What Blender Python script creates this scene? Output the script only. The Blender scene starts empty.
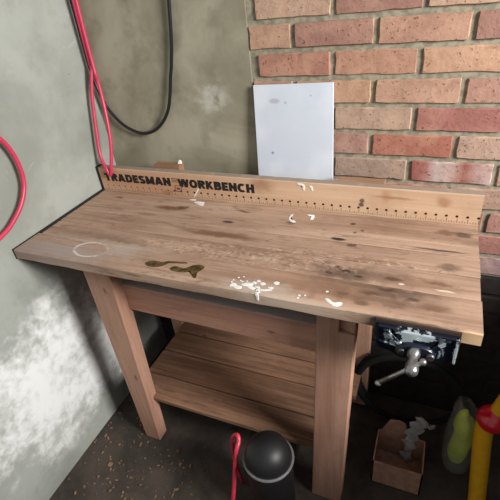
import bpy, bmesh, math, random
from mathutils import Vector, Matrix, noise as mnoise
random.seed(7)
C = bpy.context.scene
COL = C.collection

# ------------------------------------------------------------------ camera
cam_d = bpy.data.cameras.new('camera'); cam = bpy.data.objects.new('camera', cam_d); COL.objects.link(cam)
cam.location = (1.15708, -1.14614, 1.55997)
cam.rotation_euler = (0.9936899, 0.1022620, 0.3914153)
cam_d.sensor_width = 36; cam_d.sensor_fit = 'HORIZONTAL'; cam_d.lens = 429.984 / 500 * 36; cam_d.clip_start = .02
C.camera = cam
# ------------------------------------------------------------------ world, light, exposure
w = bpy.data.worlds.new('world'); C.world = w; w.use_nodes = True
w.node_tree.nodes['Background'].inputs[0].default_value = (.86, .93, 1, 1)
w.node_tree.nodes['Background'].inputs[1].default_value = .33
def area(name, loc, target, sx, sy, power, col):
    d = bpy.data.lights.new(name, 'AREA'); d.shape = 'RECTANGLE'; d.size = sx; d.size_y = sy; d.energy = power; d.color = col
    o = bpy.data.objects.new(name, d); COL.objects.link(o); o.location = loc
    o.rotation_euler = (Vector(target) - Vector(loc)).to_track_quat('-Z', 'Y').to_euler()
    return o
area('window_daylight', (3.0, -.98, 2.1), (.2, -.2, .6), .7, .7, 108, (1, .985, .95))
vs = C.view_settings
vs.view_transform = 'Standard'; vs.look = 'None'; vs.gamma = 1; vs.use_curve_mapping = False; vs.exposure = 0.2

# ------------------------------------------------------------------ dimensions (metres)
H = .9212; L = 1.279; D = .4316; TH = .033; HB = .0893; G = .1103; E0 = .006
BASE = Vector((.64, -.2, 0))

# ------------------------------------------------------------------ helpers
def srgb(r, g, b):
    f = lambda c: ((c / 255 + .055) / 1.055) ** 2.4 if c > 10 else c / 255 / 12.92
    return (f(r), f(g), f(b), 1)

class N:
    """tiny node-graph helper"""
    def __init__(s, name):
        s.m = bpy.data.materials.new(name); s.m.use_nodes = True
        s.t = s.m.node_tree; s.bsdf = s.t.nodes['Principled BSDF']
    def n(s, typ, **kw):
        nd = s.t.nodes.new(typ)
        for k, v in kw.items(): setattr(nd, k, v)
        return nd
    def l(s, a, b): s.t.links.new(a, b)
    def setin(s, sock, v):
        if hasattr(v, 'is_output'): s.l(v, sock)
        else: sock.default_value = v
    def math(s, op, a, b=0.0, c=0.0, clamp=False):
        nd = s.n('ShaderNodeMath', operation=op, use_clamp=clamp)
        s.setin(nd.inputs[0], a); s.setin(nd.inputs[1], b); s.setin(nd.inputs[2], c)
        return nd.outputs[0]
    def vmath(s, op, a, b):
        nd = s.n('ShaderNodeVectorMath', operation=op)
        s.setin(nd.inputs[0], a); s.setin(nd.inputs[1], b)
        return nd.outputs[1] if op in ('LENGTH', 'DISTANCE') else nd.outputs[0]
    def mix(s, fac, a, b, blend='MIX'):
        nd = s.n('ShaderNodeMix', data_type='RGBA', blend_type=blend)
        s.setin(nd.inputs[0], fac); s.setin(nd.inputs[6], a); s.setin(nd.inputs[7], b)
        return nd.outputs[2]
    def noise(s, vec, scale, detail=4, rough=.55, dist=0):
        nd = s.n('ShaderNodeTexNoise'); s.l(vec, nd.inputs['Vector'])
        nd.inputs['Scale'].default_value = scale; nd.inputs['Detail'].default_value = detail
        nd.inputs['Roughness'].default_value = rough; nd.inputs['Distortion'].default_value = dist
        return nd.outputs['Fac']
    def ramp(s, fac, lo, hi, a=0.0, b=1.0):
        nd = s.n('ShaderNodeMapRange', interpolation_type='SMOOTHSTEP'); s.l(fac, nd.inputs[0])
        nd.inputs[1].default_value = lo; nd.inputs[2].default_value = hi
        nd.inputs[3].default_value = a; nd.inputs[4].default_value = b
        return nd.outputs[0]
    def obj(s): return s.n('ShaderNodeTexCoord').outputs['Object']
    def bump(s, h, strength=.3, dist=.002):
        nd = s.n('ShaderNodeBump'); nd.inputs['Strength'].default_value = strength; nd.inputs['Distance'].default_value = dist
        s.l(h, nd.inputs['Height']); s.l(nd.outputs[0], s.bsdf.inputs['Normal'])
    def out(s, col, rough=.7, metal=0.0):
        s.setin(s.bsdf.inputs['Base Color'], col); s.setin(s.bsdf.inputs['Roughness'], rough); s.setin(s.bsdf.inputs['Metallic'], metal)
        return s.m

def plain(name, col, rough=.5, metal=0.0, var=.12, scale=40, bump=.1, coat=0.0):
    g = N(name); o = g.obj(); f = g.noise(o, scale, 4)
    dark = tuple(c * (1 - var * 2) for c in col[:3]) + (1,)
    g.out(g.mix(g.ramp(f, .35, .65), dark, col), rough, metal)
    if bump: g.bump(f, bump, .001)
    if coat: g.bsdf.inputs['Coat Weight'].default_value = coat
    return g.m

def wood(name, light, dark, axis=0, rough=.72, stains=(), gouge=None, dust=None, contrast=1.0, ring=None, knots=1.0, seed=0.0, grime=0.0):
    """pine: grain runs along `axis`; stains = (centre, radii, colour, strength, softness, wobble) in world metres"""
    g = N(name); o = g.obj()
    info = g.n('ShaderNodeObjectInfo')
    off = g.n('ShaderNodeCombineXYZ')
    r = g.math('MULTIPLY', info.outputs['Random'], 37.0)
    r = g.math('ADD', r, seed)
    for i in range(3): g.l(r, off.inputs[i])
    p = g.vmath('ADD', o, off.outputs[0])
    def sc(along, across):
        v = [across] * 3; v[axis] = along
        return g.vmath('MULTIPLY', p, tuple(v))
    broad = g.noise(sc(1.3, 9), 1.0, 3, .5, .6)
    fine = g.noise(sc(4, 150), 1.0, 5, .6, .2)
    mid = g.noise(sc(2.2, 38), 1.0, 4, .55, .8)
    blotch = g.noise(p, 7, 4, .6)
    f = g.math('ADD', g.math('MULTIPLY', broad, .45), g.math('ADD', g.math('MULTIPLY', mid, .4), g.math('MULTIPLY', fine, .3)))
    k = .16 / contrast
    col = g.mix(g.ramp(f, .575 - k, .575 + k), dark, light)
    d2 = tuple(c * .55 for c in dark[:3]) + (1,)
    col = g.mix(g.ramp(fine, .62, .78, 0, .45 * contrast), col, d2)
    col = g.mix(g.ramp(blotch, .52, .75, 0, .35), col, tuple(c * .78 for c in dark[:3]) + (1,))
    sp = g.noise(o, 150, 4, .7)
    col = g.mix(g.ramp(sp, .60, .74, 0, .5), col, d2)
    col = g.mix(g.ramp(g.noise(o, 55, 5, .7, .6), .60, .74, 0, .4), col, tuple(c * .6 for c in dark[:3]) + (1,))
    # knots
    vo = g.n('ShaderNodeTexVoronoi'); v = [9.0] * 3; v[axis] = 4.2
    g.l(g.vmath('MULTIPLY', p, tuple(v)), vo.inputs['Vector']); vo.inputs['Scale'].default_value = 1.0
    kn = g.math('MULTIPLY', g.ramp(vo.outputs['Distance'], .10, .055, 0, .85 * knots), g.ramp(g.noise(p, 3.1, 1), .45, .55))
    col = g.mix(kn, col, tuple(c * .4 for c in dark[:3]) + (1,))
    if grime:
        col = g.mix(g.ramp(g.noise(sc(6, 34), 1, 6, .72, 1.4), .52, .70, 0, grime), col, tuple(c * .5 for c in dark[:3]) + (1,))
        col = g.mix(g.ramp(g.noise(sc(30, 75), 1, 5, .7, 1.0), .60, .72, 0, grime), col, tuple(c * .38 for c in dark[:3]) + (1,))
        col = g.mix(g.ramp(g.noise(sc(22, 60), 1.3, 5, .7, .8), .40, .30, 0, grime * .6), col, tuple(min(1, c * 1.25) for c in light[:3]) + (1,))
    wob = g.n('ShaderNodeTexNoise'); g.l(o, wob.inputs['Vector']); wob.inputs['Scale'].default_value = 34; wob.inputs['Detail'].default_value = 4
    wv = g.vmath('SUBTRACT', wob.outputs['Color'], (.5, .5, .5))
    for (c, rad, sc_, st, soft, wb) in stains:
        q = g.vmath('SUBTRACT', o, tuple(Vector(c) - BASE))
        q = g.vmath('ADD', q, g.vmath('MULTIPLY', wv, (wb, wb, wb)))
        q = g.vmath('MULTIPLY', q, tuple(1 / x for x in rad))
        ln = g.vmath('LENGTH', q, (0, 0, 0))
        col = g.mix(g.ramp(ln, 1 + soft, 1 - soft, 0, st), col, sc_)
    if ring:
        (c, rx, ry, wd, colr, st) = ring
        q = g.vmath('SUBTRACT', o, tuple(Vector(c) - BASE))
        q = g.vmath('ADD', q, g.vmath('MULTIPLY', wv, (.008, .008, 0)))
        q = g.vmath('MULTIPLY', q, (1 / rx, 1 / ry, 0))
        ln = g.vmath('LENGTH', q, (0, 0, 0))
        band = g.ramp(g.math('ABSOLUTE', g.math('SUBTRACT', ln, 1.0)), wd, wd * .35, 0, st)
        band = g.math('MULTIPLY', band, g.ramp(g.noise(o, 22, 3), .40, .50, .15, 1))
        col = g.mix(band, col, colr)
    h = g.math('ADD', g.math('MULTIPLY', fine, .5), g.math('MULTIPLY', mid, .5))
    if gouge:
        (c, rad, st) = gouge
        q = g.vmath('MULTIPLY', g.vmath('SUBTRACT', o, tuple(Vector(c) - BASE)), tuple(1 / x for x in rad))
        q = g.vmath('ADD', q, g.vmath('MULTIPLY', wv, (.6, .6, 0)))
        m = g.ramp(g.vmath('LENGTH', q, (0, 0, 0)), 1.15, .75)
        chips = g.noise(g.vmath('MULTIPLY', o, (52, 105, 60)), 1.0, 5, .68, 1.2)
        col = g.mix(g.math('MULTIPLY', m, g.ramp(chips, .52, .64, 0, .75)), col, tuple(c_ * .6 for c_ in dark[:3]) + (1,))
        col = g.mix(g.math('MULTIPLY', m, g.ramp(chips, .46, .36, 0, .55)), col, tuple(min(1, c_ * 1.35) for c_ in light[:3]) + (1,))
        h = g.math('ADD', h, g.math('MULTIPLY', g.math('MULTIPLY', m, chips), 2.2))
    if dust:
        (colr, st) = dust
        nz = g.n('ShaderNodeSeparateXYZ'); g.l(g.n('ShaderNodeTexCoord').outputs['Normal'], nz.inputs[0])
        m = g.math('MULTIPLY', g.ramp(nz.outputs[2], .6, .9), g.ramp(g.noise(o, 30, 4), .25, .5, st * .7, st))
        col = g.mix(m, col, colr)
    g.out(col, rough)
    g.bsdf.inputs['Specular IOR Level'].default_value = .22
    g.bump(h, .35, .0022)
    return g.m

def new_obj(name, bm, mats, parent=None, origin=None, smooth=False, kind=None):
    """link a bmesh authored in world metres as one mesh object"""
    me = bpy.data.meshes.new(name)
    if origin is None: origin = Vector((0, 0, 0))
    if parent is not None:
        origin = Vector(root_loc(parent))
    bmesh.ops.transform(bm, matrix=Matrix.Translation(-Vector(origin)), verts=bm.verts)
    bmesh.ops.recalc_face_normals(bm, faces=bm.faces)
    if smooth:
        for f in bm.faces: f.smooth = True
    bm.to_mesh(me); bm.free()
    for m in (mats if isinstance(mats, (list, tuple)) else [mats]): me.materials.append(m)
    o = bpy.data.objects.new(name, me); COL.objects.link(o)
    if parent is not None: o.parent = parent
    else: o.location = origin
    if kind: o['kind'] = kind
    return o
def root_loc(o):
    v = Vector(o.location)
    while o.parent: o = o.parent; v += Vector(o.location)
    return v
def tag(o, label, cat, group=None):
    o['label'] = label; o['category'] = cat
    if group: o['group'] = group
    return o
def thing(name, label, cat, loc, group=None):
    o = bpy.data.objects.new(name, None); COL.objects.link(o); o.location = loc; o.empty_display_size = .05
    return tag(o, label, cat, group)

def hexa(bm, bottom, top, bev=.0025, seg=2):
    """box from four bottom and four top corners"""
    vb = [bm.verts.new(p) for p in bottom]; vt = [bm.verts.new(p) for p in top]
    fs = [bm.faces.new(vb[::-1]), bm.faces.new(vt)]
    for i in range(4): fs.append(bm.faces.new((vb[i], vb[(i + 1) % 4], vt[(i + 1) % 4], vt[i])))
    if bev:
        es = list({e for f in fs for e in f.edges})
        bmesh.ops.bevel(bm, geom=es, offset=bev, segments=seg, affect='EDGES', profile=.5)
def box(bm, x0, x1, y0, y1, z0, z1, bev=.0025, seg=2):
    hexa(bm, [(x0, y0, z0), (x1, y0, z0), (x1, y1, z0), (x0, y1, z0)], [(x0, y0, z1), (x1, y0, z1), (x1, y1, z1), (x0, y1, z1)], bev, seg)
def board(bm, x0, x1, y0, y1, z0, z1, axis=0, bev=.003, wear=.0015, cuts=40):
    """plank cut along its length with slightly worn, uneven edges"""
    lo = [x0, y0, z0]; hi = [x1, y1, z1]
    a = axis; b = (axis + 1) % 3; c = (axis + 2) % 3
    ring = [(0, bev), (bev, 0), (1 - 0, 0)]
    rows = []
    sd = random.random() * 50
    for i in range(cuts + 1):
        t = i / cuts; A = lo[a] + (hi[a] - lo[a]) * t
        prof = []
        for (sb, scn) in ((0, 0), (1, 0), (1, 1), (0, 1)):
            B = hi[b] if sb else lo[b]; Cc = hi[c] if scn else lo[c]
            db = bev * (1 if not sb else -1); dc = bev * (1 if not scn else -1)
            w_ = 1 + wear / max(bev, 1e-6) * max(0, mnoise.noise(Vector((A * 9 + sd, sb * 7 + sd, scn * 5))) * 3.0)
            pts = [(B, Cc + dc * w_), (B + db * w_, Cc)]
            if (sb + scn) % 2 == 1: pts = pts[::-1]
            prof += pts
        row = []
        for (B, Cc) in prof:
            p = [0, 0, 0]; p[a] = A; p[b] = B; p[c] = Cc
            row.append(bm.verts.new(p))
        rows.append(row)
    n = len(rows[0])
    for i in range(cuts):
        for j in range(n): bm.faces.new((rows[i][j], rows[i][(j + 1) % n], rows[i + 1][(j + 1) % n], rows[i + 1][j]))
    bm.faces.new(rows[0]); bm.faces.new(rows[-1][::-1])
def tube(bm, pts, r, seg=12, cap=True, closed=False):
    pts = [Vector(p) for p in pts]; n = len(pts); rings = []; prev = None
    rr = r if isinstance(r, (list, tuple)) else [r] * n
    for i, p in enumerate(pts):
        if closed: t = (pts[(i + 1) % n] - pts[i - 1])
        else: t = pts[min(i + 1, n - 1)] - pts[max(i - 1, 0)]
        t.normalize()
        if prev is None:
            u = t.orthogonal().normalized()
        else:
            u = (prev - t * prev.dot(t)).normalized()
        prev = u; v = t.cross(u)
        rings.append([bm.verts.new(p + (u * math.cos(k / seg * 2 * math.pi) + v * math.sin(k / seg * 2 * math.pi)) * rr[i]) for k in range(seg)])
    m = n if closed else n - 1
    for i in range(m):
        a = rings[i]; b = rings[(i + 1) % n]
        for k in range(seg): bm.faces.new((a[k], a[(k + 1) % seg], b[(k + 1) % seg], b[k]))
    if cap and not closed:
        bm.faces.new(rings[0][::-1]); bm.faces.new(rings[-1])
def spline(ctrl, per=10, closed=False):
    P = [Vector(c) for c in ctrl]; n = len(P); out = []
    rng = range(n) if closed else range(n - 1)
    for i in rng:
        p0 = P[i - 1] if (closed or i > 0) else P[0] * 2 - P[1]
        p1 = P[i]; p2 = P[(i + 1) % n]
        p3 = P[(i + 2) % n] if (closed or i + 2 < n) else P[-1] * 2 - P[-2]
        for k in range(per):
            t = k / per
            out.append(.5 * ((2 * p1) + (p2 - p0) * t + (2 * p0 - 5 * p1 + 4 * p2 - p3) * t * t + (3 * p1 - p0 - 3 * p2 + p3) * t ** 3))
    if not closed: out.append(P[-1])
    return out
def sphere(bm, c, r, sc=(1, 1, 1), u=20, v=12):
    m = Matrix.Translation(c) @ Matrix.Diagonal((sc[0], sc[1], sc[2], 1))
    return bmesh.ops.create_uvsphere(bm, u_segments=u, v_segments=v, radius=r, matrix=m)['verts']
def blob(bm, pts, z, th, up=(0, 0, 1)):
    """flat spill: rounded outline with a low domed top, standing on plane z (axis z) or y (axis y)"""
    loop = spline([(p[0], p[1], 0) for p in pts], 5, True)
    c = sum(loop, Vector()) / len(loop)
    def P(p, h): return (p.x, p.y, z + h) if up[2] else (p.x, z - h, p.y)
    a = [bm.verts.new(P(p, 0)) for p in loop]
    b = [bm.verts.new(P(c + (p - c) * .93, th * .7)) for p in loop]
    d = [bm.verts.new(P(c + (p - c) * .6, th)) for p in loop]
    n = len(loop)
    for i in range(n):
        j = (i + 1) % n
        bm.faces.new((a[i], a[j], b[j], b[i])); bm.faces.new((b[i], b[j], d[j], d[i]))
    t = bm.verts.new(P(c, th))
    for i in range(n): bm.faces.new((d[i], d[(i + 1) % n], t))
def ell(cx, cy, rx, ry, n=9, rot=0, jit=.25):
    o = []
    for k in range(n):
        a = k / n * 2 * math.pi; f = 1 + random.uniform(-jit, jit)
        x = math.cos(a) * rx * f; y = math.sin(a) * ry * f
        o.append((cx + x * math.cos(rot) - y * math.sin(rot), cy + x * math.sin(rot) + y * math.cos(rot)))
    return o

# ------------------------------------------------------------------ setting materials
def mat_left_plaster():
    g = N('painted_plaster'); o = g.obj()
    a = g.noise(o, 2.3, 5, .6, .4); b = g.noise(o, 14, 5, .6); c = g.noise(o, 60, 3)
    col = g.mix(g.ramp(a, .35, .65), srgb(138, 141, 133), srgb(163, 166, 159))
    col = g.mix(g.ramp(b, .52, .70, 0, .35), col, srgb(138, 138, 122))
    col = g.mix(g.ramp(g.noise(o, 6.0, 5, .65, 1.2), .60, .74, 0, .35), col, srgb(198, 200, 196))
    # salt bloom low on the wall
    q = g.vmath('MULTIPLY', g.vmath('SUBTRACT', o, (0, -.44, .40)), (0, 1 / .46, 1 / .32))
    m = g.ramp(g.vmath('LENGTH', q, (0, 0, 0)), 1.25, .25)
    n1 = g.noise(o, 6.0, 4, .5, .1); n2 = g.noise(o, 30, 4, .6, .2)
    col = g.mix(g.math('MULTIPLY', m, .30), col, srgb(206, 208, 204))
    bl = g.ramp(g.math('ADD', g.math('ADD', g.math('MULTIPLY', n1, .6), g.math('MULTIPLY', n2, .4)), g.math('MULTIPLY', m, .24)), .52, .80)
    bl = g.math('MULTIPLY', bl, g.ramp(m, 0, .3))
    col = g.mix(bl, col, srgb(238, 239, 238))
    pits = g.ramp(g.noise(o, 38, 3, .6), .66, .76, 0, .5)
    col = g.mix(pits, col, srgb(120, 120, 112))
    g.out(col, .85); g.bump(g.math('ADD', b, g.math('MULTIPLY', c, .4)), .3, .004)
    return g.m
def mat_back_plaster():
    g = N('bare_render'); o = g.obj()
    a = g.noise(o, 2.6, 5, .6, .6); b = g.noise(o, 11, 5, .6); c = g.noise(o, 70, 3)
    col = g.mix(g.ramp(a, .36, .64), srgb(136, 130, 110), srgb(168, 162, 142))
    col = g.mix(g.ramp(b, .50, .72, 0, .45), col, srgb(112, 108, 86))
    q = g.vmath('MULTIPLY', g.vmath('SUBTRACT', o, (.46, .1, 1.23)), (1 / .10, 1, 1 / .08))
    m = g.math('MULTIPLY', g.ramp(g.vmath('LENGTH', q, (0, 0, 0)), 1.1, .2), g.ramp(g.noise(o, 13, 5, .7), .45, .66))
    col = g.mix(g.math('MULTIPLY', m, .75), col, srgb(196, 194, 184))
    col = g.mix(g.ramp(g.noise(g.vmath('MULTIPLY', o, (9, 9, 2.2)), 1, 4, .6), .58, .75, 0, .35), col, srgb(92, 88, 72))
    g.out(col, .85); g.bump(g.math('ADD', b, g.math('MULTIPLY', c, .4)), .3, .004)
    return g.m
def mat_brick():
    g = N('brick'); o = g.obj()
    at = g.n('ShaderNodeAttribute', attribute_name='col').outputs['Color']
    a = g.noise(o, 26, 5, .62, .5); b = g.noise(o, 120, 4, .6); c = g.noise(o, 9, 4, .6, .8)
    col = g.mix(g.ramp(a, .30, .70, .35, 0), at, srgb(110, 70, 52))
    col = g.mix(g.ramp(c, .48, .68, 0, .45), col, g.mix(.5, at, srgb(205, 165, 135)))
    col = g.mix(g.ramp(b, .60, .70, 0, .8), col, srgb(62, 44, 36))
    col = g.mix(g.ramp(g.noise(o, 48, 4, .7, 1), .60, .70, 0, .45), col, srgb(96, 60, 48))
    g.out(col, .88); g.bump(g.math('ADD', a, g.math('MULTIPLY', b, .6)), .45, .004)
    return g.m
def mat_floor():
    g = N('dirty_floor'); o = g.obj()
    a = g.noise(o, 4, 6, .65, .4); b = g.noise(o, 42, 5, .7)
    col = g.mix(g.ramp(a, .35, .65), srgb(48, 41, 36), srgb(78, 68, 59))
    col = g.mix(g.ramp(b, .56, .70, 0, .6), col, srgb(92, 82, 72))
    g.out(col, .9); g.bump(b, .5, .004)
    return g.m
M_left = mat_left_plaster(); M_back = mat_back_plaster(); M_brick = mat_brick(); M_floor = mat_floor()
M_mortar = plain('mortar', srgb(158, 150, 130), .95, var=.2, scale=60, bump=.5)
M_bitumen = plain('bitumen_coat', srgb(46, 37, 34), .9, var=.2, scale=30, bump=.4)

# ------------------------------------------------------------------ setting geometry
bm = bmesh.new(); box(bm, -.1, 3.2, -2.6, G + .15, -.08, 0, 0); new_obj('floor', bm, M_floor, kind='structure')
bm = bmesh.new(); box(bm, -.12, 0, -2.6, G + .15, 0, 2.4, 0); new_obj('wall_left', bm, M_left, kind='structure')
XE = .617; ZB = .684
bm = bmesh.new(); box(bm, 0, XE, G, G + .12, ZB, 2.4, .004, 2); new_obj('wall_back_plaster', bm, M_back, kind='structure')
bm = bmesh.new()   # added out-of-view wall; its window sill keeps daylight off shelf and floor
for (y0, y1, z0, z1) in ((-2.6, G + .15, 0, .94), (-2.6, G + .15, 2.15, 2.4), (-2.6, -1.55, .94, 2.15), (-.02, G + .15, .94, 2.15)): box(bm, 1.72, 1.84, y0, y1, z0, z1, 0)
new_obj('shading_wall_right', bm, M_back, kind='structure')
bm = bmesh.new()
for (y0, y1, z0, z1) in ((-1.55, -.02, .94, .97), (-1.55, -.02, 2.11, 2.15), (-1.55, -1.51, 0.97, 2.11), (-.06, -.02, 0.97, 2.11)): box(bm, 1.75, 1.81, y0, y1, z0, z1, .002)
new_obj('added_window_1', bm, plain('window_frame_paint', srgb(190, 188, 180), .5), kind='structure')  # frame for the opening in the added wall, out of view
# brick wall, brick by brick
X0 = 1.0858; Z0 = 1.2842; PX = .225; PZ = .075; J = .0125
TONES = [(186, 138, 108), (176, 116, 92), (190, 148, 118), (168, 98, 80), (182, 128, 102), (160, 108, 92)]
SPEC = {}   # (row, index) -> tone; row 0 is the course just above the reference joint, -1 below ...
SPEC[(0, -2)] = (178, 116, 92); SPEC[(0, -1)] = (184, 128, 98); SPEC[(0, 0)] = (196, 142, 108); SPEC[(0, 1)] = (190, 134, 104)
SPEC[(-1, -1)] = (190, 140, 104); SPEC[(-1, 0)] = (186, 136, 108); SPEC[(-1, 1)] = (182, 128, 106)
SPEC[(-2, -1)] = (180, 144, 118); SPEC[(-2, 0)] = (164, 92, 82); SPEC[(-2, 1)] = (172, 104, 88)
SPEC[(-3, -1)] = (170, 122, 106); SPEC[(-3, 0)] = (172, 94, 72); SPEC[(-3, 1)] = (182, 144, 122)
SPEC[(-4, -1)] = (160, 132, 112); SPEC[(-4, 0)] = 'stripe'; SPEC[(-4, 1)] = (176, 140, 118)
SPEC[(-5, 1)] = (176, 136, 112); SPEC[(-6, 1)] = (168, 112, 96); SPEC[(-7, 1)] = (160, 96, 84); SPEC[(-8, 1)] = (158, 122, 122)
bm = bmesh.new(); cl = bm.loops.layers.float_color.new('col')
def quad(vs, mi, col=(0, 0, 0, 1)):
    f = bm.faces.new([bm.verts.new(v) for v in vs]); f.material_index = mi
    for lp in f.loops: lp[cl] = col
    return f
def brick(xa, xb, za, zb, tone, mi):
    rnd = lambda s: random.uniform(-s, s)
    yb = G + .004; yf = G - .004 + rnd(.0012); c = .0028
    nx = 6; nz = 3
    ds = lambda t: t if t == 'stripe' else tuple(.78 * c + .22 * (sum(t) / 3 + 40) for c in t)
    cols = [srgb(*ds(tone))] * (nx + 1) if tone != 'stripe' else [srgb(*t) for t in ((148, 84, 78), (168, 112, 104), (196, 176, 170), (190, 164, 158), (146, 84, 78), (180, 146, 140), (192, 168, 162))]
    grid = [[None] * (nz + 3) for _ in range(nx + 3)]
    xs = [xa, xa + c] + [xa + c + (xb - xa - 2 * c) * i / nx for i in range(1, nx)] + [xb - c, xb]
    zs = [za, za + c] + [za + c + (zb - za - 2 * c) * i / nz for i in range(1, nz)] + [zb - c, zb]
    for i, x in enumerate(xs):
        for k, z in enumerate(zs):
            edge = i in (0, len(xs) - 1) or k in (0, len(zs) - 1)
            cor = i in (0, len(xs) - 1) and k in (0, len(zs) - 1)
            dx = rnd(.0018); dz = rnd(.0018)
            grid[i][k] = bm.verts.new((x + dx, yb if edge else yf + rnd(.0002), z + dz))
    for i in range(len(xs) - 1):
        for k in range(len(zs) - 1):
            f = bm.faces.new((grid[i][k], grid[i + 1][k], grid[i + 1][k + 1], grid[i][k + 1])); f.material_index = mi
            for lp in f.loops: lp[cl] = cols[min(nx, max(0, round((lp.vert.co.x - xa) / (xb - xa) * nx)))] if tone == 'stripe' else cols[0]
for r in range(-18, 15):
    za = Z0 + r * PZ + J / 2; zb = Z0 + (r + 1) * PZ - J / 2
    if zb < .01: continue
    za = max(za, .002)
    sh = -.1125 if r % 2 else 0.0     # odd courses (row -1, -3 ...) share the joints of the measured course
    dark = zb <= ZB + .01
    for i in range(-6, 10):
        xa = X0 + sh + i * PX + J / 2; xb = xa + PX - J
        lo = XE + .002 if not dark else .002
        if xb < lo + .02 or xa > 3.1: continue
        xa = max(xa, lo)
        t = SPEC.get((r, i)) or random.choice(TONES)
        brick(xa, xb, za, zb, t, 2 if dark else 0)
def slab(x0, x1, z0, z1, mi):
    quad([(x0, G + .002, z0), (x1, G + .002, z0), (x1, G + .002, z1), (x0, G + .002, z1)], mi)
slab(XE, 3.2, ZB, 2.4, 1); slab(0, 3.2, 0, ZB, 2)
quad([(0, G + .1, 0), (3.2, G + .1, 0), (3.2, G + .1, 2.4), (0, G + .1, 2.4)], 1)
for (xa, xb) in ((0, 0), (3.2, 3.2)): quad([(xa, G + .002, 0), (xa, G + .1, 0), (xa, G + .1, 2.4), (xa, G + .002, 2.4)], 1)
quad([(0, G + .002, 2.4), (3.2, G + .002, 2.4), (3.2, G + .1, 2.4), (0, G + .1, 2.4)], 1)
wb = new_obj('wall_back', bm, [M_brick, M_mortar, M_bitumen], kind='structure')

# ------------------------------------------------------------------ workbench
bench = thing('workbench', 'weathered pine workbench with a printed ruler backboard and a vise at its right end', 'workbench', BASE)
GREY = srgb(96, 80, 68)
top_l = srgb(188, 158, 136); top_d = srgb(148, 118, 99)
DK = srgb(66, 50, 42); BR = srgb(104, 72, 52)
def st(x, y, rx, ry, col, s, soft=.5, wob=.03, z=H): return ((x, y, z), (rx, ry, .05), col, s, soft, wob)
st_front = [st(1.0, -.35, .10, .035, DK, .6, .8, .10), st(1.12, -.345, .07, .025, DK, .65, .8, .10), st(1.06, -.36, .02, .006, DK, .8, .5, .02), st(1.00, -.375, .012, .005, DK, .8, .5, .02), st(1.15, -.36, .015, .006, DK, .7, .5, .02), st(1.09, -.34, .02, .005, DK, .8, .5, .02), st(1.083, -.385, .10, .012, DK, .5, .6), st(1.195, -.375, .03, .012, BR, .7, .6),
            st(.92, -.37, .14, .05, srgb(150, 112, 86), .4, .8), st(.80, -.41, .09, .025, srgb(205, 200, 192), .3, .7, .06), st(.91, -.435, .09, .02, srgb(196, 178, 160), .5, .7, .04),
            st(.14, -.40, .16, .04, srgb(168, 160, 158), .6, .8, .06), st(.25, -.326, .24, .010, srgb(190, 172, 156), .6, .7, .03), st(.36, -.35, .05, .03, srgb(190, 182, 176), .45, .8, .06), st(.40, -.35, .06, .014, srgb(160, 140, 122), .4, .8),
            st(1.268, -.432, .028, .004, srgb(214, 178, 138), .85, .35, .004, H - .016), st(1.15, -.432, .10, .004, DK, .7, .4, .01, H - .016)]
st_b2 = [st(.25, -.322, .24, .012, srgb(190, 172, 156), .6, .7, .03), st(.30, -.30, .10, .012, DK, .35, .8, .04), st(.98, -.30, .07, .03, DK, .7, .8, .10), st(.99, -.29, .010, .006, DK, .9, .4, .012), st(.965, -.275, .008, .005, DK, .9, .4, .012), st(1.02, -.305, .010, .005, DK, .9, .4, .012), st(.95, -.305, .008, .005, DK, .85, .4, .012), st(1.10, -.295, .02, .006, DK, .8, .5, .02), st(1.20, -.285, .03, .006, BR, .7, .5, .02), st(1.08, -.275, .05, .025, DK, .35, .8, .06), st(1.16, -.30, .08, .02, BR, .4, .8, .05), st(.844, -.287, .03, .02, BR, .4), st(.20, -.30, .14, .03, srgb(124, 100, 86), .4, .8, .06),
         st(1.213, -.311, .020, .0032, srgb(214, 200, 180), .8, .4, .012), st(1.121, -.309, .006, .0032, srgb(220, 210, 196), .8, .4, .008)]
st_b3 = [st(.60, -.205, .12, .013, BR, .75, .5, .015), st(1.22, -.219, .025, .012, DK, .6, .6), st(.98, -.175, .012, .008, DK, .8, .4), st(1.032, -.235, .05, .012, BR, .45, .7), st(.90, -.20, .30, .035, BR, .3, .8, .06)]
st_b4 = [st(.356, -.084, .055, .012, BR, .85, .5, .025), st(.40, -.07, .02, .009, DK, .8, .4), st(.593, -.128, .018, .008, DK, .9, .4, .012), st(.61, -.055, .03, .005, BR, .8, .4), st(1.209, -.056, .03, .012, BR, .7, .5),
         st(1.25, -.06, .018, .014, DK, .75, .5), st(.938, -.150, .020, .007, srgb(40, 30, 26), .95, .35, .008), st(1.195, -.147, .06, .004, DK, .8, .4, .008), st(.961, -.062, .007, .006, DK, .85, .35, .008), st(1.067, -.03, .09, .05, BR, .4, .8, .06),
         st(.975, -.105, .006, .006, DK, .8, .4), st(.99, -.09, .005, .005, DK, .8, .4), st(.12, -.05, .02, .008, DK, .6, .5)]
W = lambda nm, stains, **k: wood(nm, top_l, top_d, 0, .78, stains, grime=.6, **k)
M_t1 = W('pine_front_board', st_front, ring=((.255, -.368, H), .056, .036, .13, srgb(214, 208, 202), .8), seed=1)
M_t2 = W('pine_scarred_board', st_b2, gouge=((.70, -.284, H), (.33, .042, .1), 1), seed=2)
M_t3 = W('pine_third_board', st_b3, gouge=((1.00, -.240, H), (.24, .022, .1), 1), seed=3)
M_t4 = W('pine_rear_board', st_b4, seed=4)
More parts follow.
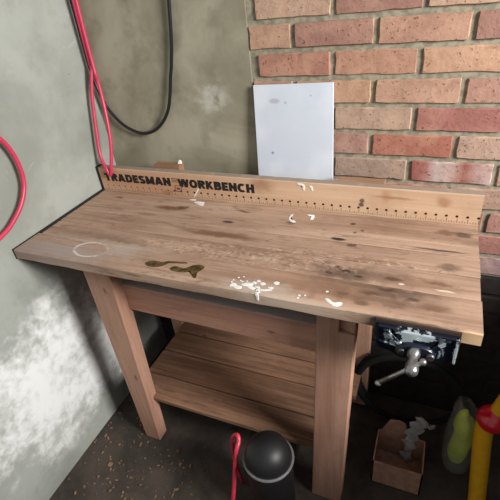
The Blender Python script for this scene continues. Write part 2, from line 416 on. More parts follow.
bb_st = [((.973, 0, .966), (.007, .02, .007), DK, .8, .4, .006), ((.971, 0, .953), (.007, .02, .007), DK, .85, .4, .006), ((1.189, 0, .983), (.016, .02, .014), srgb(150, 104, 72), .6, .6, .02), ((1.06, 0, .982), (.05, .02, .004), srgb(150, 104, 72), .6, .6, .01),
         ((.66, 0, .99), (.035, .02, .022), srgb(140, 92, 62), .55, .8, .03), ((.20, 0, .96), (.25, .02, .05), srgb(180, 130, 100), .5, .8, .02), ((1.04, 0, .985), (.012, .02, .018), srgb(165, 115, 80), .5, .7, .02), ((.30, 0, .933), (.02, .02, .008), srgb(140, 92, 62), .5, .7, .02)]
M_bb = wood('ruler_pine', srgb(216, 184, 154), srgb(190, 153, 124), 0, .7, bb_st, contrast=.7, knots=.7, dust=(srgb(150, 134, 120), 1), seed=5)
M_leg = wood('leg_pine', srgb(194, 152, 130), srgb(158, 117, 98), 2, .75, grime=.25, contrast=.8, seed=6)
M_rail = wood('rail_pine', srgb(196, 148, 126), srgb(162, 116, 97), 0, .75, grime=.3, contrast=.8, dust=(srgb(186, 178, 174), 1), seed=7)
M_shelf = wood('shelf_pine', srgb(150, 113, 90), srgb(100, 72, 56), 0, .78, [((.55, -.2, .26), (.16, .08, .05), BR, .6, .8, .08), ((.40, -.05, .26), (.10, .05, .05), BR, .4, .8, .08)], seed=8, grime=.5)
M_black = plain('gap_shadow_black', srgb(22, 20, 20), .7)  # shade of the gap beside the wall, as a black colour
M_ink = plain('printed_ink', srgb(28, 22, 20), .8, bump=0)
M_white = plain('dried_white_paint', srgb(232, 230, 224), .55, var=.04)
M_resin = plain('olive_brown_varnish', srgb(98, 78, 40), .35, var=.35, scale=70)

EX = E0 + L
def top_board(mat, x0, x1, y0, y1, dz=0.0):
    bm = bmesh.new(); board(bm, x0, x1, y0, y1, H - TH, H + dz, 0, .0022, .0016, 60)
    return new_obj('top_board', bm, mat, bench)
tb1 = top_board(M_t1, E0, EX + .001, -D, -.3255)
tb2 = top_board(M_t2, E0 + .010, EX - .001, -.3242, -.2425, -.0008)
tb3 = top_board(M_t3, E0 + .011, EX + .0, -.2413, -.1612, .0004)
tb4 = top_board(M_t4, E0 + .010, EX - .001, -.1600, -.0012, -.0004)
# black strip painting the shadow gap between bench end and wall
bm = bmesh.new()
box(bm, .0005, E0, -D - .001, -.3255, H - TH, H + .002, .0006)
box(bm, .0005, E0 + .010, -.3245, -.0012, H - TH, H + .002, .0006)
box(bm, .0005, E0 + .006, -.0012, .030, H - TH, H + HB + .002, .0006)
e = new_obj('gap_shadow_strip', bm, M_black, bench); e['label'] = 'black strip painted as the shadow gap'
# backboard with print
bm = bmesh.new(); board(bm, E0 + .006, EX, 0, .030, H - TH, H + HB, 0, .0022, .0012, 60)
bb = new_obj('backboard', bm, M_bb, bench); bb['label'] = 'pale printed ruler board'

def arc(cx, cy, rx, ry, a0, a1, n=9): return [(cx + rx * math.cos(math.radians(a0 + (a1 - a0) * i / n)), cy + ry * math.sin(math.radians(a0 + (a1 - a0) * i / n))) for i in range(n + 1)]
SW = .285; hw = SW / 2
GL = {  # heavy grotesque capitals as strokes in a box 1 high: (width, strokes)
    'T': (.66, [[(0, 1 - hw), (.66, 1 - hw)], [(.33, 0), (.33, 1)]]),
    'R': (.72, [[(hw, 0), (hw, 1)], [(0, 1 - hw), (.40, 1 - hw)] + arc(.40, .715, .20, .17, 80, -80, 7) + [(.05, .53)], [(.36, .52), (.60, 0)]]),
    'A': (.80, [[(.11, 0), (.37, 1)], [(.69, 0), (.43, 1)], [(.20, .29), (.60, .29)]]),
    'D': (.74, [[(hw, 0), (hw, 1)], [(0, 1 - hw), (.34, 1 - hw)] + arc(.34, .5, .285, .385, 80, -80, 10) + [(0, hw)]]),
    'E': (.60, [[(hw, 0), (hw, 1)], [(0, 1 - hw), (.60, 1 - hw)], [(0, .5), (.55, .5)], [(0, hw), (.60, hw)]]),
    'S': (.68, [arc(.34, .715, .215, .185, 15, 250, 9) + arc(.34, .285, .225, .185, 80, -165, 9)]),
    'M': (.92, [[(hw, 0), (hw, 1)], [(.92 - hw, 0), (.92 - hw, 1)], [(.14, 1), (.46, .10)], [(.78, 1), (.46, .10)]]),
    'N': (.76, [[(hw, 0), (hw, 1)], [(.76 - hw, 0), (.76 - hw, 1)], [(.10, 1), (.66, 0)]]),
    'W': (1.12, [[(.11, 1), (.30, 0)], [(.54, 1), (.33, 0)], [(.58, 1), (.79, 0)], [(1.01, 1), (.82, 0)]]),
    'O': (.78, [arc(.39, .5, .275, .385, 0, 360, 22)]),
    'K': (.74, [[(hw, 0), (hw, 1)], [(.20, .42), (.60, 1)], [(.30, .60), (.62, 0)]]),
    'B': (.70, [[(hw, 0), (hw, 1)], [(0, 1 - hw), (.36, 1 - hw)] + arc(.36, .72, .19, .165, 80, -80, 7) + [(.05, .53)], [(.05, .53), (.38, .53)] + arc(.38, .32, .205, .205, 80, -80, 7) + [(0, hw)]]),
    'C': (.72, [arc(.39, .5, .275, .385, 48, 312, 16)]),
    'H': (.74, [[(hw, 0), (hw, 1)], [(.74 - hw, 0), (.74 - hw, 1)], [(hw, .5), (.74 - hw, .5)]]),
}
def text_mesh(word, x0, x1, z0, z1, y):
    bm = bmesh.new(); gap = .075
    tot = sum(GL[c][0] for c in word) + gap * (len(word) - 1); kx = (x1 - x0) / tot; kz = z1 - z0; pen = 0; lay = 0
    for c in word:
        wd, strokes = GL[c]
        for stk in strokes:
            lay += 1; yy = y - .0004 - .00002 * (lay % 4)
            pts = [Vector((p[0] + pen, p[1])) for p in stk]; Lf = []; Rt = []
            for i, p in enumerate(pts):
                d0 = (p - pts[i - 1]).normalized() if i > 0 else (pts[1] - p).normalized()
                d1 = (pts[i + 1] - p).normalized() if i < len(pts) - 1 else d0
                t = (d0 + d1); t = t.normalized() if t.length > 1e-4 else d0
                nrm = Vector((-t.y, t.x)); f = hw / max(.6, nrm.dot(Vector((-d0.y, d0.x))))
                Lf.append(p + nrm * f); Rt.append(p - nrm * f)
            def P(v): return (x0 + v.x * kx, yy, z0 + min(1.0, max(0.0, v.y)) * kz)
            a_ = [bm.verts.new(P(v)) for v in Lf]; b_ = [bm.verts.new(P(v)) for v in Rt]
            for i in range(len(pts) - 1): bm.faces.new((a_[i], a_[i + 1], b_[i + 1], b_[i]))
        pen += wd + gap
    return bm
for s, xa, xb in (('TRADESMAN', .033, .319), ('WORKBENCH', .350, .634)):
    o = new_obj('lettering', text_mesh(s, xa, xb, .9595, .9905, .0), M_ink, bb); o['label'] = 'bold black word ' + s
bm = bmesh.new()
for k in range(3): box(bm, .325, .350, -.0006, .0003, .976 + k * .006, .9785 + k * .006, 0)
for (a, b, c, d) in ((.333, .360, .962, .964), (.333, .360, .940, .942), (.333, .335, .942, .962), (.358, .360, .942, .962), (.340, .353, .948, .956)): box(bm, a, b, -.0006, .0003, c, d, 0)
new_obj('emblem', bm, plain('faded_ink', srgb(110, 76, 56), .8, bump=0), bb)
bm = bmesh.new()
for k in range(1, 49):
    x = E0 + .0042 + .0265 * k
    if x > EX - .002: x = EX - .004
    rr = .0022 if k < 12 else .0036
    m = Matrix.Translation((x, .0003 - .0003, .9425)) @ Matrix.Rotation(math.pi / 2, 4, 'X')
    bmesh.ops.create_cone(bm, cap_ends=True, segments=10, radius1=rr * random.uniform(.85, 1.1), radius2=rr, depth=.0009, matrix=m)
for k in range(0, 48 * 4 + 1):
    x = E0 + .006 + .0265 / 4 * k
    if x > EX - .001: break
    h = .012 if k % 4 == 0 else .006 if k % 2 == 0 else .004
    box(bm, x - .0004, x + .0004, -.0004, .0003, .9235, .9235 + h, 0)
new_obj('ruler_print', bm, M_ink, bb)

# legs
def leg(b, t, mat=M_leg):
    bm = bmesh.new()
    (xa, xb, ya, yb, z0), (xc, xd, yc, yd, z1) = b, t
    hexa(bm, [(xa, ya, z0), (xb, ya, z0), (xb, yb, z0), (xa, yb, z0)], [(xc, yc, z1), (xd, yc, z1), (xd, yd, z1), (xc, yd, z1)], .003, 2)
    return new_obj('leg', bm, mat, bench)
YF = -.3815
ZU = H - TH - .0005
leg((.203, .272, YF, YF + .050, 0), (.203, .307, YF, YF + .056, ZU))
# front leg by the vise, with a housing cut out of its outer top corner
bm = bmesh.new()
hexa(bm, [(.905, YF, 0), (1.005, YF, 0), (1.005, YF + .05, 0), (.905, YF + .05, 0)], [(.936, YF, .80), (1.032, YF, .80), (1.032, YF + .05, .80), (.936, YF + .05, .80)], .003, 2)
hexa(bm, [(.936, YF, .797), (.992, YF, .797), (.992, YF + .05, .797), (.936, YF + .05, .797)], [(.939, YF, ZU), (.996, YF, ZU), (.996, YF + .05, ZU), (.939, YF + .05, ZU)], .002, 2)
hexa(bm, [(.990, YF + .018, .797), (1.030, YF + .006, .797), (1.032, YF + .05, .797), (.990, YF + .05, .797)], [(.990, YF + .018, ZU), (1.034, YF + .004, ZU), (1.036, YF + .05, ZU), (.990, YF + .05, ZU)], .002, 2)
new_obj('leg', bm, M_leg, bench)
leg((.128, .187, .036, .09, 0), (.128, .187, .036, .09, .80))
leg((.965, 1.018, .036, .09, 0), (.965, 1.018, .036, .09, .80))
# rails
def plank(name, x0, x1, y0, y1, z0, z1, mat, axis=0, zr=None):
    bm = bmesh.new(); board(bm, x0, x1, y0, y1, z0, z1, axis, .0025, .0012, 40)
    if zr is not None:
        for v in bm.verts: v.co.z += zr * (v.co.x - x0) / (x1 - x0)
    return new_obj(name, bm, mat, bench)
plank('front_rail', .298, .936, -.341, -.300, .676, .778, M_rail, zr=-.008)
plank('rear_rail', .128, 1.02, .0, .034, .70, .80, M_rail)
M_side = wood('side_rail_pine', srgb(170, 122, 98), srgb(132, 92, 74), 1, .75, seed=9)
plank('side_rail', .206, .250, YF + .058, -.064, .775, .865, M_side, 1)
plank('side_rail', .97, 1.012, YF + .058, -.064, .775, .865, M_side, 1)
plank('shelf_bearer', .21, .25, YF + .052, -.064, .165, .2195, M_side, 1)
plank('shelf_bearer', .925, .965, YF + .052, -.064, .165, .2195, M_side, 1)
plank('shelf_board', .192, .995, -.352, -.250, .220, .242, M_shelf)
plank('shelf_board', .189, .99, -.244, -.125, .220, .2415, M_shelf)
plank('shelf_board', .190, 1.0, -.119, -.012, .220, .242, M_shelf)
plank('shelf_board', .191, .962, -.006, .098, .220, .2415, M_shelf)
plank('shelf_bearer', .19, .962, .036, .086, .165, .2195, M_rail)

# spills and paint on the top
def spill(pts_list, mat, parent, name, lab, z=H + .0002, th=.0006):
    for p in pts_list:
        bm = bmesh.new(); blob(bm, p, z, th); o = new_obj(name, bm, mat, parent, smooth=True); o['label'] = lab
s1 = [(.461, -.389), (.468, -.376), (.485, -.372), (.505, -.374), (.520, -.364), (.545, -.359), (.572, -.356), (.580, -.360), (.562, -.366), (.530, -.371), (.521, -.384), (.503, -.397), (.478, -.399)]
s2 = [(.543, -.391), (.553, -.380), (.570, -.385), (.585, -.381), (.597, -.366), (.615, -.357), (.632, -.362), (.634, -.375), (.627, -.390), (.633, -.412), (.626, -.413), (.616, -.398), (.604, -.395), (.590, -.400), (.572, -.402), (.551, -.400)]
spill([s1, s2], M_resin, tb1, 'varnish_spill', 'dried olive brown varnish spill')
pl = [ell(.739, -.413, .012, .010), ell(.752, -.419, .014, .008), ell(.772, -.404, .018, .010), ell(.787, -.392, .007, .006), ell(.795, -.384, .006, .005), ell(.786, -.413, .012, .006), ell(.80, -.407, .008, .004),
      ell(.808, -.392, .008, .006), ell(.832, -.401, .008, .004), ell(.840, -.380, .009, .008, 9), ell(.818, -.414, .020, .005, 9, .3), ell(.806, -.420, .006, .011),
      ell(.906, -.410, .005, .004), ell(.919, -.407, .003, .003), ell(.905, -.420, .004, .003), ell(.964, -.380, .004, .004),
      [(.962, -.404), (.970, -.402), (.981, -.411), (.994, -.414), (1.004, -.408), (1.010, -.413), (1.005, -.424), (.992, -.428), (.979, -.421), (.968, -.413)]]
pl = [[(sum(q[0] for q in p) / len(p) + (x - sum(q[0] for q in p) / len(p)) * .86, sum(q[1] for q in p) / len(p) + (y - sum(q[1] for q in p) / len(p)) * .86) for x, y in p] for p in pl]
pl += [ell(.8085, -.4245, .0055, .0068, 9)] + [ell(.73 + random.random() * .12, -.425 + random.random() * .05, .0028, .0022, 7) for _ in range(12)]
spill(pl, M_white, tb1, 'paint_splash', 'dried white paint splash')
bm = bmesh.new(); blob(bm, [(.803, H), (.8125, H), (.813, H - .013), (.811, H - .020), (.807, H - .019), (.805, H - .008)], -D - .0002, .0010, (0, 1, 0))
new_obj('paint_drip', bm, M_white, tb1, smooth=True)['label'] = 'white paint drip'
p4 = [[(.768, -.046), (.776, -.044), (.776, -.066), (.790, -.080), (.797, -.086), (.788, -.091), (.774, -.080), (.768, -.066)], [(.818, -.034), (.838, -.034), (.843, -.045), (.842, -.062), (.834, -.063), (.834, -.046), (.820, -.041)],
      ell(.435, -.028, .022, .008), ell(.452, -.040, .012, .007), ell(.405, -.014, .012, .005)]
spill(p4, M_white, tb4, 'paint_splash', 'dried white paint dab')
for p in ([(.778, 1.006), (.795, 1.006), (.803, .997), (.801, .984), (.796, .984), (.796, .995), (.790, 1.001), (.779, 1.002)], [(.815, 1.000), (.824, 1.000), (.828, .986), (.822, .985), (.820, .993)],
          [(.424, .958), (.428, .957), (.414, .936), (.404, .925), (.402, .928), (.412, .941)]):
    bm = bmesh.new(); blob(bm, p, -.0002, .0007, (0, 1, 0)); new_obj('paint_splash', bm, M_white, bb, smooth=True)['label'] = 'white paint mark'

# ------------------------------------------------------------------ vise
def mat_enamel():
    g = N('worn_sheen_blue_enamel'); o = g.obj()
    a = g.noise(o, 28, 5, .7, .8); b = g.noise(o, 90, 3)
    m = g.ramp(a, .63, .67)
    for (x, z, rx, rz) in ((1.168, .902, .036, .009), (1.150, .893, .012, .022), (1.112, .885, .010, .016), (1.128, .872, .014, .008), (1.215, .897, .008, .009), (1.243, .875, .004, .03)):  # pale patches: painted sky sheen together with bare worn spots
        q = g.vmath('MULTIPLY', g.vmath('SUBTRACT', o, (x - 1.165, 0, z - .85)), (1 / rx, 0, 1 / rz))
        ln = g.math('ADD', g.vmath('LENGTH', q, (0, 0, 0)), g.math('MULTIPLY', g.math('SUBTRACT', b, .5), 2.2))
        m = g.math('MAXIMUM', m, g.ramp(ln, 1.1, .85))
    col = g.mix(m, srgb(14, 20, 34), srgb(196, 206, 212))
    g.out(col, g.ramp(m, 0, 1, .22, .42), g.math('MULTIPLY', m, .5)); g.bump(g.math('ADD', a, b), .12, .001)
    g.bsdf.inputs['Coat Weight'].default_value = .5; g.bsdf.inputs['Coat Roughness'].default_value = .12
    return g.m
M_en = mat_enamel()
M_steel = plain('bare_steel', srgb(190, 190, 188), .28, .9, var=.12, scale=60)
M_dull = plain('dull_steel', srgb(120, 118, 114), .4, .9, var=.2)
M_pad = wood('dark_cheek_wood', srgb(70, 56, 48), srgb(44, 34, 30), 0, .8, seed=11)
vx = 1.165; vz = .880; yj = -.4365
vise = thing('bench_vise', 'dark blue worn metal woodworking vise bolted to the front right edge of the workbench', 'vise', (vx, -D - .002, .85))
bm = bmesh.new(); box(bm, 1.082, 1.249, -.4365, -.4322, .848, .9195, .001); new_obj('cheek', bm, M_pad, vise)['label'] = 'dark wooden cheek'
bm = bmesh.new()
# backplate with chamfered lower corners
def prism(bm, poly, y0, y1, bev=.0015):
    a = [bm.verts.new((x, y0, z)) for x, z in poly]; b = [bm.verts.new((x, y1, z)) for x, z in poly]
    n = len(poly); fs = [bm.faces.new(a), bm.faces.new(b[::-1])]
    for i in range(n): fs.append(bm.faces.new((a[i], b[i], b[(i + 1) % n], a[(i + 1) % n])))
    if bev: bmesh.ops.bevel(bm, geom=list({e for f in fs for e in f.edges}), offset=bev, segments=2, affect='EDGES', profile=.5)
x0, x1, zt, zb = 1.086, 1.246, .9105, .840
prism(bm, [(x0, zt), (x1, zt), (x1, zb), (1.212, zb - .004), (1.195, zb - .016), (1.138, zb - .016), (1.120, zb - .002), (x0, zb + .004)], yj - .006, yj)
prism(bm, [(x0, zt), (x1, zt), (x1, zt - .007), (x0, zt - .007)], yj - .012, yj - .004)           # top lip
prism(bm, [(x0, zt), (x0 + .006, zt), (x0 + .006, zb + .004), (x0, zb + .004)], yj - .012, yj - .004)
prism(bm, [(x1 - .007, zt), (x1, zt), (x1, zb), (x1 - .007, zb)], yj - .012, yj - .004)
prism(bm, [(1.118, zt - .002), (1.214, zt - .002), (1.200, .890), (1.196, .872), (1.140, .872), (1.134, .890)], yj - .015, yj - .004, .003)   # raised centre web
prism(bm, [(1.100, zt - .004), (1.110, zt - .004), (1.146, .872), (1.134, .868)], yj - .018, yj - .004, .002)      # ribs
prism(bm, [(1.222, zt - .004), (1.232, zt - .004), (1.206, .866), (1.192, .872)], yj - .018, yj - .004, .002)
prism(bm, [(1.092, .872), (1.092, .866), (1.140, .852), (1.142, .862)], yj - .014, yj - .004, .002)
new_obj('front_jaw', bm, M_en, vise)
bm = bmesh.new()
m = Matrix.Translation((1.168, yj - .014, .862)) @ Matrix.Rotation(math.pi / 2, 4, 'X') @ Matrix.Diagonal((1.75, 1, 1, 1))
bmesh.ops.create_cone(bm, cap_ends=True, segments=36, radius1=.0245, radius2=.0215, depth=.022, matrix=m)
bmesh.ops.bevel(bm, geom=[e for e in bm.edges if e.is_manifold and e.calc_face_angle(0) > .8], offset=.003, segments=3, affect='EDGES', profile=.5)
new_obj('boss', bm, plain('dark_blue_enamel', srgb(20, 25, 40), .3, 0, var=.2, coat=.4), vise, smooth=True)
for x in (1.142, 1.198):
    bm = bmesh.new(); tube(bm, [(x, yj - .030, .862), (x, yj - .026, .862), (x, -.15, .862)], [.007, .0085, .0085], 16)
    new_obj('guide_rod', bm, M_dull if x < 1.17 else M_dull, vise, smooth=False)
bm = bmesh.new()
tube(bm, [(vx, -.12, .867), (vx, yj - .024, .867)], .010, 18)
new_obj('screw', bm, M_dull, vise)
bm = bmesh.new()
prof = [(.022, .0095), (.025, .0125), (.036, .0130), (.040, .0095), (.050, .0090), (.056, .0100), (.062, .0125), (.072, .0132), (.082, .0122), (.087, .0085), (.089, .0015)]
tube(bm, [(vx + .001, yj - d, .869) for d, r in prof], [r for d, r in prof], 24)
new_obj('screw_head', bm, M_steel, vise, smooth=True)['label'] = 'silver screw head'
yb_ = yj - .072
A = Vector((1.184, yb_, .893)); B = Vector((1.105, yb_ - .002, .806))
bm = bmesh.new(); tube(bm, [A, B], .0048, 14)
bar = new_obj('handle', bm, M_steel, vise, smooth=True)
for c, r in ((A, .0072), (B, .0066)):
    bm = bmesh.new(); sphere(bm, c, r); new_obj('handle_knob', bm, M_steel, bar, smooth=True)
bm = bmesh.new(); box(bm, 1.105, 1.225, -.36, -.30, .838, .8875, .003); box(bm, 1.12, 1.21, -.425, -.36, .874, .8875, .002)
new_obj('rear_jaw', bm, M_en, vise)

# ------------------------------------------------------------------ things on and behind the bench
bm = bmesh.new()
hexa(bm, [(.618, .066, .801), (.871, .066, .801), (.871, .072, .801), (.618, .072, .801)], [(.622, .096, 1.270), (.866, .096, 1.275), (.866, .102, 1.275), (.622, .102, 1.270)], .0008, 1)
def mat_panel():
    g = N('white_laminate'); o = g.obj()
    a = g.noise(o, 5, 4); b = g.noise(o, 30, 4)
    col = g.mix(g.ramp(a, .4, .65), srgb(205, 212, 224), srgb(218, 224, 234))
    for (x, z, rx, rz, s) in ((.687, 1.225, .018, .008, .35), (.674, 1.065, .005, .005, .9), (.722, 1.22, .004, .004, .4), (.80, 1.24, .004, .003, .4)):
        q = g.vmath('MULTIPLY', g.vmath('SUBTRACT', o, (x - .744, 0, z - .8)), (1 / rx, 0, 1 / rz))
        col = g.mix(g.math('MULTIPLY', g.ramp(g.vmath('LENGTH', q, (0, 0, 0)), 1.3, .5, 0, s), g.ramp(b, .3, .5)), col, srgb(120, 96, 88))
    g.out(col, .45); return g.m
pn = new_obj('white_panel', bm, mat_panel(), origin=(.744, .069, .8))
tag(pn, 'plain white rectangular board standing behind the ruler backboard against the bricks', 'board')
M_off = wood('offcut_pine', srgb(170, 132, 104), srgb(134, 98, 76), 0, .8, seed=13)
bm = bmesh.new(); box(bm, .243, .345, .0306, .062, .985, 1.0225, .002); 
ob = new_obj('wood_offcut', bm, M_off, origin=(.294, .07, .985)); tag(ob, 'short brown wood offcut fixed behind the left half of the backboard', 'wood offcut')
bm = bmesh.new(); hexa(bm, [(.331, .045, 1.0229), (.345, .048, 1.0229), (.345, .056, 1.0229), (.331, .060, 1.0229)], [(.336, .050, 1.036), (.344, .050, 1.033), (.344, .056, 1.033), (.336, .056, 1.036)], .001, 1)
ob = new_obj('paper_scrap', bm, M_white, origin=(.338, .053, 1.0229)); tag(ob, 'small white scrap lying on the brown wood offcut', 'scrap')
bm = bmesh.new(); box(bm, .895, 1.03, .0306, .058, .965, 1.0125, .002)
ob = new_obj('wood_batten', bm, M_off, origin=(.96, .06, .975)); tag(ob, 'thin brown batten fixed behind the backboard below the pale grey brick', 'wood offcut')

# ------------------------------------------------------------------ cables
M_red = plain('red_rubber', srgb(204, 56, 88), .38, var=.06)
M_blk = plain('black_rubber', srgb(24, 26, 30), .35, var=.06)
red = [(.05, .088, 1.80), (.040, .086, 1.50), (.0364, .085, 1.3555), (.042, .080, 1.3367), (.035, .060, 1.2756), (.031, .038, 1.187), (.036, .0065, 1.062), (.062, -.011, 1.012), (.073, -.0125, .990), (.086, -.0095, 1.022), (.092, .0155, 1.105), (.083, .042, 1.206), (.066, .065, 1.290), (.051, .080, 1.338), (.050, .086, 1.50), (.06, .09, 1.80)]
bm = bmesh.new(); tube(bm, spline(red, 10), .0062, 12); ob = new_obj('red_cable', bm, M_red, origin=red[8], smooth=True)
tag(ob, 'narrow red cable loop hanging in the corner down to the word TRADESMAN', 'cable')
blk = [(.025, .097, 1.80), (.022, .096, 1.50), (.020, .095, 1.377), (.022, .095, 1.322), (.028, .095, 1.269), (.043, .095, 1.214), (.072, .095, 1.168), (.106, .095, 1.136), (.153, .095, 1.115), (.191, .095, 1.112), (.233, .095, 1.124), (.273, .095, 1.154), (.304, .095, 1.195), (.323, .095, 1.244), (.338, .096, 1.30), (.351, .097, 1.344), (.372, .098, 1.45), (.42, .098, 1.80)]
bm = bmesh.new(); tube(bm, spline(blk, 10), .0056, 12); ob = new_obj('black_cable', bm, M_blk, origin=blk[9], smooth=True)
tag(ob, 'black cable sagging in a U across the bare plaster wall', 'cable')
loop = [(.030, -.62, 1.36), (.030, -.50, 1.345), (.030, -.42, 1.305), (.03, -.357, 1.258), (.03, -.34, 1.238), (.03, -.327, 1.21), (.03, -.318, 1.17), (.03, -.319, 1.124), (.03, -.331, 1.084), (.03, -.363, 1.043), (.03, -.404, 1.014), (.03, -.447, .995), (.03, -.52, .985), (.03, -.60, 1.01), (.03, -.68, 1.10), (.03, -.70, 1.22), (.03, -.66, 1.32)]
bm = bmesh.new(); tube(bm, spline(loop, 10, True), .0068, 12, closed=True); ob = new_obj('red_cable', bm, M_red, origin=loop[8], smooth=True)
tag(ob, 'wide red cable loop hanging on the pale grey wall left of the workbench', 'cable')

# ------------------------------------------------------------------ clutter on the floor
def rough_sheet(bm, pts, th):
    pts = [Vector(p) for p in pts]; n = (pts[1] - pts[0]).cross(pts[2] - pts[0]).normalized() * th
    a = [bm.verts.new(p) for p in pts]; b = [bm.verts.new(p + n) for p in pts]
    bm.faces.new(a); bm.faces.new(b[::-1])
    for i in range(len(a)): bm.faces.new((a[i], b[i], b[(i + 1) % len(a)], a[(i + 1) % len(a)]))
M_card = plain('brown_cardboard', srgb(178, 134, 110), .85)
t = thing('cardboard_box', 'open brown cardboard box on the dark floor below the vise', 'box', (1.17, -.2, 0))
bm = bmesh.new()
xa, xb, ya, yb2, hh = 1.09, 1.25, -.27, -.14, .125
box(bm, xa, xb, ya, yb2, 0, .004, 0); box(bm, xa, xa + .004, ya, yb2, 0, hh, 0); box(bm, xb - .004, xb, ya, yb2, 0, hh, 0); box(bm, xa, xb, ya, ya + .004, 0, hh, 0); box(bm, xa, xb, yb2 - .004, yb2, 0, hh, 0)
new_obj('carton', bm, M_card, t)
bm = bmesh.new(); rough_sheet(bm, [(1.100, -.143, hh - .001), (1.200, -.143, hh - .001), (1.176, -.146, .203), (1.158, -.148, .212), (1.126, -.148, .203)], .003); new_obj('flap', bm, M_card, t)
# crumpled grey paper sticking up from the box
M_paper = plain('grey_paper', srgb(206, 200, 198), .8)
bm = bmesh.new()
ctr = spline([(1.196, -.17, .03), (1.200, -.165, .12), (1.206, -.16, .175), (1.222, -.155, .225), (1.244, -.15, .248), (1.252, -.15, .225)], 4)
prev = None
for i, p in enumerate(ctr):
    wdt = .020 + .010 * math.sin(i * 1.9); d = .006 * math.sin(i * 2.3)
    row = [bm.verts.new((p.x - wdt, p.y + d, p.z + .012)), bm.verts.new((p.x, p.y - .01 - d, p.z)), bm.verts.new((p.x + wdt * .8, p.y + d, p.z - .014))]
    if prev:
        for k in range(2): bm.faces.new((prev[k], prev[k + 1], row[k + 1], row[k]))
    prev = row
bmesh.ops.solidify(bm, geom=bm.faces[:], thickness=.0015)
ob = new_obj('crumpled_paper', bm, M_paper, origin=(1.20, -.17, .03)); tag(ob, 'torn grey paper strip sticking up out of the cardboard box', 'paper')
# black hose coil
bm = bmesh.new()
hp = []
for k in range(40):
    a = k / 24 * 2 * math.pi
    hp.append((1.17 + .185 * math.cos(a), .03 + .006 * math.sin(a * .5), .196 + .182 * math.sin(a)))
hp = [(x, -.02 + i * .0011, z) for i, (x, y, z) in enumerate(hp)]
tube(bm, hp, .012, 10); ob = new_obj('black_hose', bm, plain('dull_black_hose', srgb(17, 15, 15), .9), origin=(1.17, .0, .002), smooth=True)
tag(ob, 'coil of black hose leaning in the dark under the vise', 'hose')
# clear bag with a lime green bundle
def mat_clear():
    g = N('clear_plastic'); g.out(srgb(205, 205, 195), .25)
    g.bsdf.inputs['Alpha'].default_value = .18; g.bump(g.noise(g.obj(), 40, 3), .5, .004); return g.m
bagx, bagy = 1.358, -.105
lime = plain('lime_fabric', srgb(214, 230, 40), .75, var=.14, scale=14, bump=.5)
bm = bmesh.new(); vs_ = sphere(bm, (bagx + .004, bagy, .15), .1, (.36, .40, 1.42), 28, 18)
for v in vs_:
    nn = mnoise.noise(v.co * 16) * .016; v.co += Vector((nn, nn * .6, nn * .8)) + Vector((-.012 * max(0, (v.co.z - .15) / .15), 0, 0))
    v.co.z = max(v.co.z, .004)
ob = new_obj('green_bundle', bm, lime, origin=(bagx, bagy, 0), smooth=True); tag(ob, 'crumpled lime green bundle inside the clear plastic bag', 'bundle')
bm = bmesh.new()
rows = []
for i, (z, s) in enumerate(((.001, .75), (.02, 1.0), (.09, 1.08), (.18, 1.06), (.26, .98), (.29, .88), (.310, .70), (.325, .42))):
    row = []
    for k in range(26):
        a = k / 26 * 2 * math.pi; rr = 1 + .10 * mnoise.noise(Vector((math.cos(a) * 2.2, math.sin(a) * 2.2, i * .8)))
        zz = z + (.022 * math.cos(a - 3.3) if i > 4 else 0)
        row.append(bm.verts.new((bagx + .048 * s * rr * math.cos(a) - (.010 if i == 7 else 0), bagy + .058 * s * rr * math.sin(a), zz)))
    rows.append(row)
for i in range(len(rows) - 1):
    for k in range(26): bm.faces.new((rows[i][k], rows[i][(k + 1) % 26], rows[i + 1][(k + 1) % 26], rows[i + 1][k]))
bm.faces.new(rows[0])
ob = new_obj('plastic_bag', bm, mat_clear(), origin=(bagx, bagy, 0), smooth=True); tag(ob, 'clear plastic bag standing on the floor beside the yellow and red toy', 'bag')
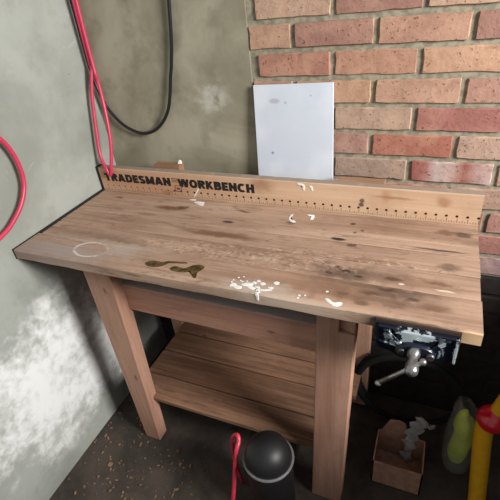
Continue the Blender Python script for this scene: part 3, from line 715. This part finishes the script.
# yellow toy with red bulb
M_yel = plain('yellow_plastic', srgb(244, 178, 34), .35, var=.05, bump=0, coat=.3)
M_rp = plain('red_plastic', srgb(206, 18, 40), .25, var=.05, bump=0, coat=.6)
toy = thing('plastic_toy', 'yellow plastic toy with a glossy red bulb at the lower right corner', 'toy', (1.44, -.27, 0))
a = Vector((1.385, -.215, .012)); b = Vector((1.396, -.20, .34)); 
bm = bmesh.new(); tube(bm, spline([(1.425, -.26, .0005), (1.420, -.25, .05), (1.405, -.225, .20), (1.392, -.205, .335), (1.396, -.2, .39)], 6), .026, 18); new_obj('stem', bm, M_yel, toy, smooth=True)
bm = bmesh.new(); vs_ = sphere(bm, (1.404, -.205, .405), .043, (1.0, 1.0, .92), 28, 16); new_obj('bulb', bm, M_rp, toy, smooth=True)
bm = bmesh.new(); tube(bm, spline([(1.412, -.20, .43), (1.424, -.198, .49), (1.440, -.195, .56), (1.462, -.19, .63)], 6), [.022 + .0 * i for i in range(19)], 18); new_obj('handle', bm, M_yel, toy, smooth=True)
# black canister with red cable end in front of the shelf
can = thing('canister', 'black rounded plastic canister standing in front of the lower shelf', 'canister', (.80, -.47, 0))
M_can = plain('black_plastic', srgb(26, 24, 26), .5, var=.05, bump=0)
bm = bmesh.new()
prof = [(.0005, .066), (.004, .072), (.28, .074), (.32, .072), (.345, .065), (.364, .050), (.376, .030), (.381, .004)]
tube(bm, [(.80, -.47, z) for z, r in prof], [r for z, r in prof], 36); new_obj('body', bm, M_can, can, smooth=True)
bm = bmesh.new(); tube(bm, [(.80 + 0.075 * math.cos(k / 36 * 2 * math.pi), -.47 + 0.075 * math.sin(k / 36 * 2 * math.pi), .305) for k in range(36)], .005, 8, closed=True)
new_obj('rim', bm, plain('grey_rubber', srgb(110, 108, 110), .5), can, smooth=True)['label'] = 'grey rim'
bm = bmesh.new(); tube(bm, spline([(.66, -.43, .008), (.655, -.44, .15), (.668, -.45, .30), (.692, -.455, .345), (.704, -.47, .338), (.702, -.50, .30), (.69, -.56, .10), (.67, -.60, .008), (.60, -.62, .008)], 8), .007, 12)
ob = new_obj('pink_cable', bm, plain('pink_red_rubber', srgb(214, 60, 84), .4, bump=0), origin=(.71, -.52, 0), smooth=True); tag(ob, 'pinkish red cable end draped beside the black canister', 'cable')
# grit and wood chips
bm = bmesh.new()
for k in range(700):
    x = random.uniform(.01, .9); y = random.uniform(-.75, .08); s = random.uniform(.002, .007)
    if (x > .19 and y > -.40) or (x > .5 and y > -.6): continue
    m = Matrix.Translation((x, y, s * .45)) @ Matrix.Rotation(random.uniform(0, 6.28), 4, 'Z') @ Matrix.Rotation(random.uniform(-.3, .3), 4, 'X') @ Matrix.Diagonal((s * random.uniform(.8, 2.6), s, s * .7, 1))
    bmesh.ops.create_cube(bm, size=1, matrix=m)
ob = new_obj('debris', bm, plain('wood_chips', srgb(140, 112, 88), .85, var=.3, scale=9), kind='stuff'); tag(ob, 'wood chips and grit scattered over the dark floor', 'debris')
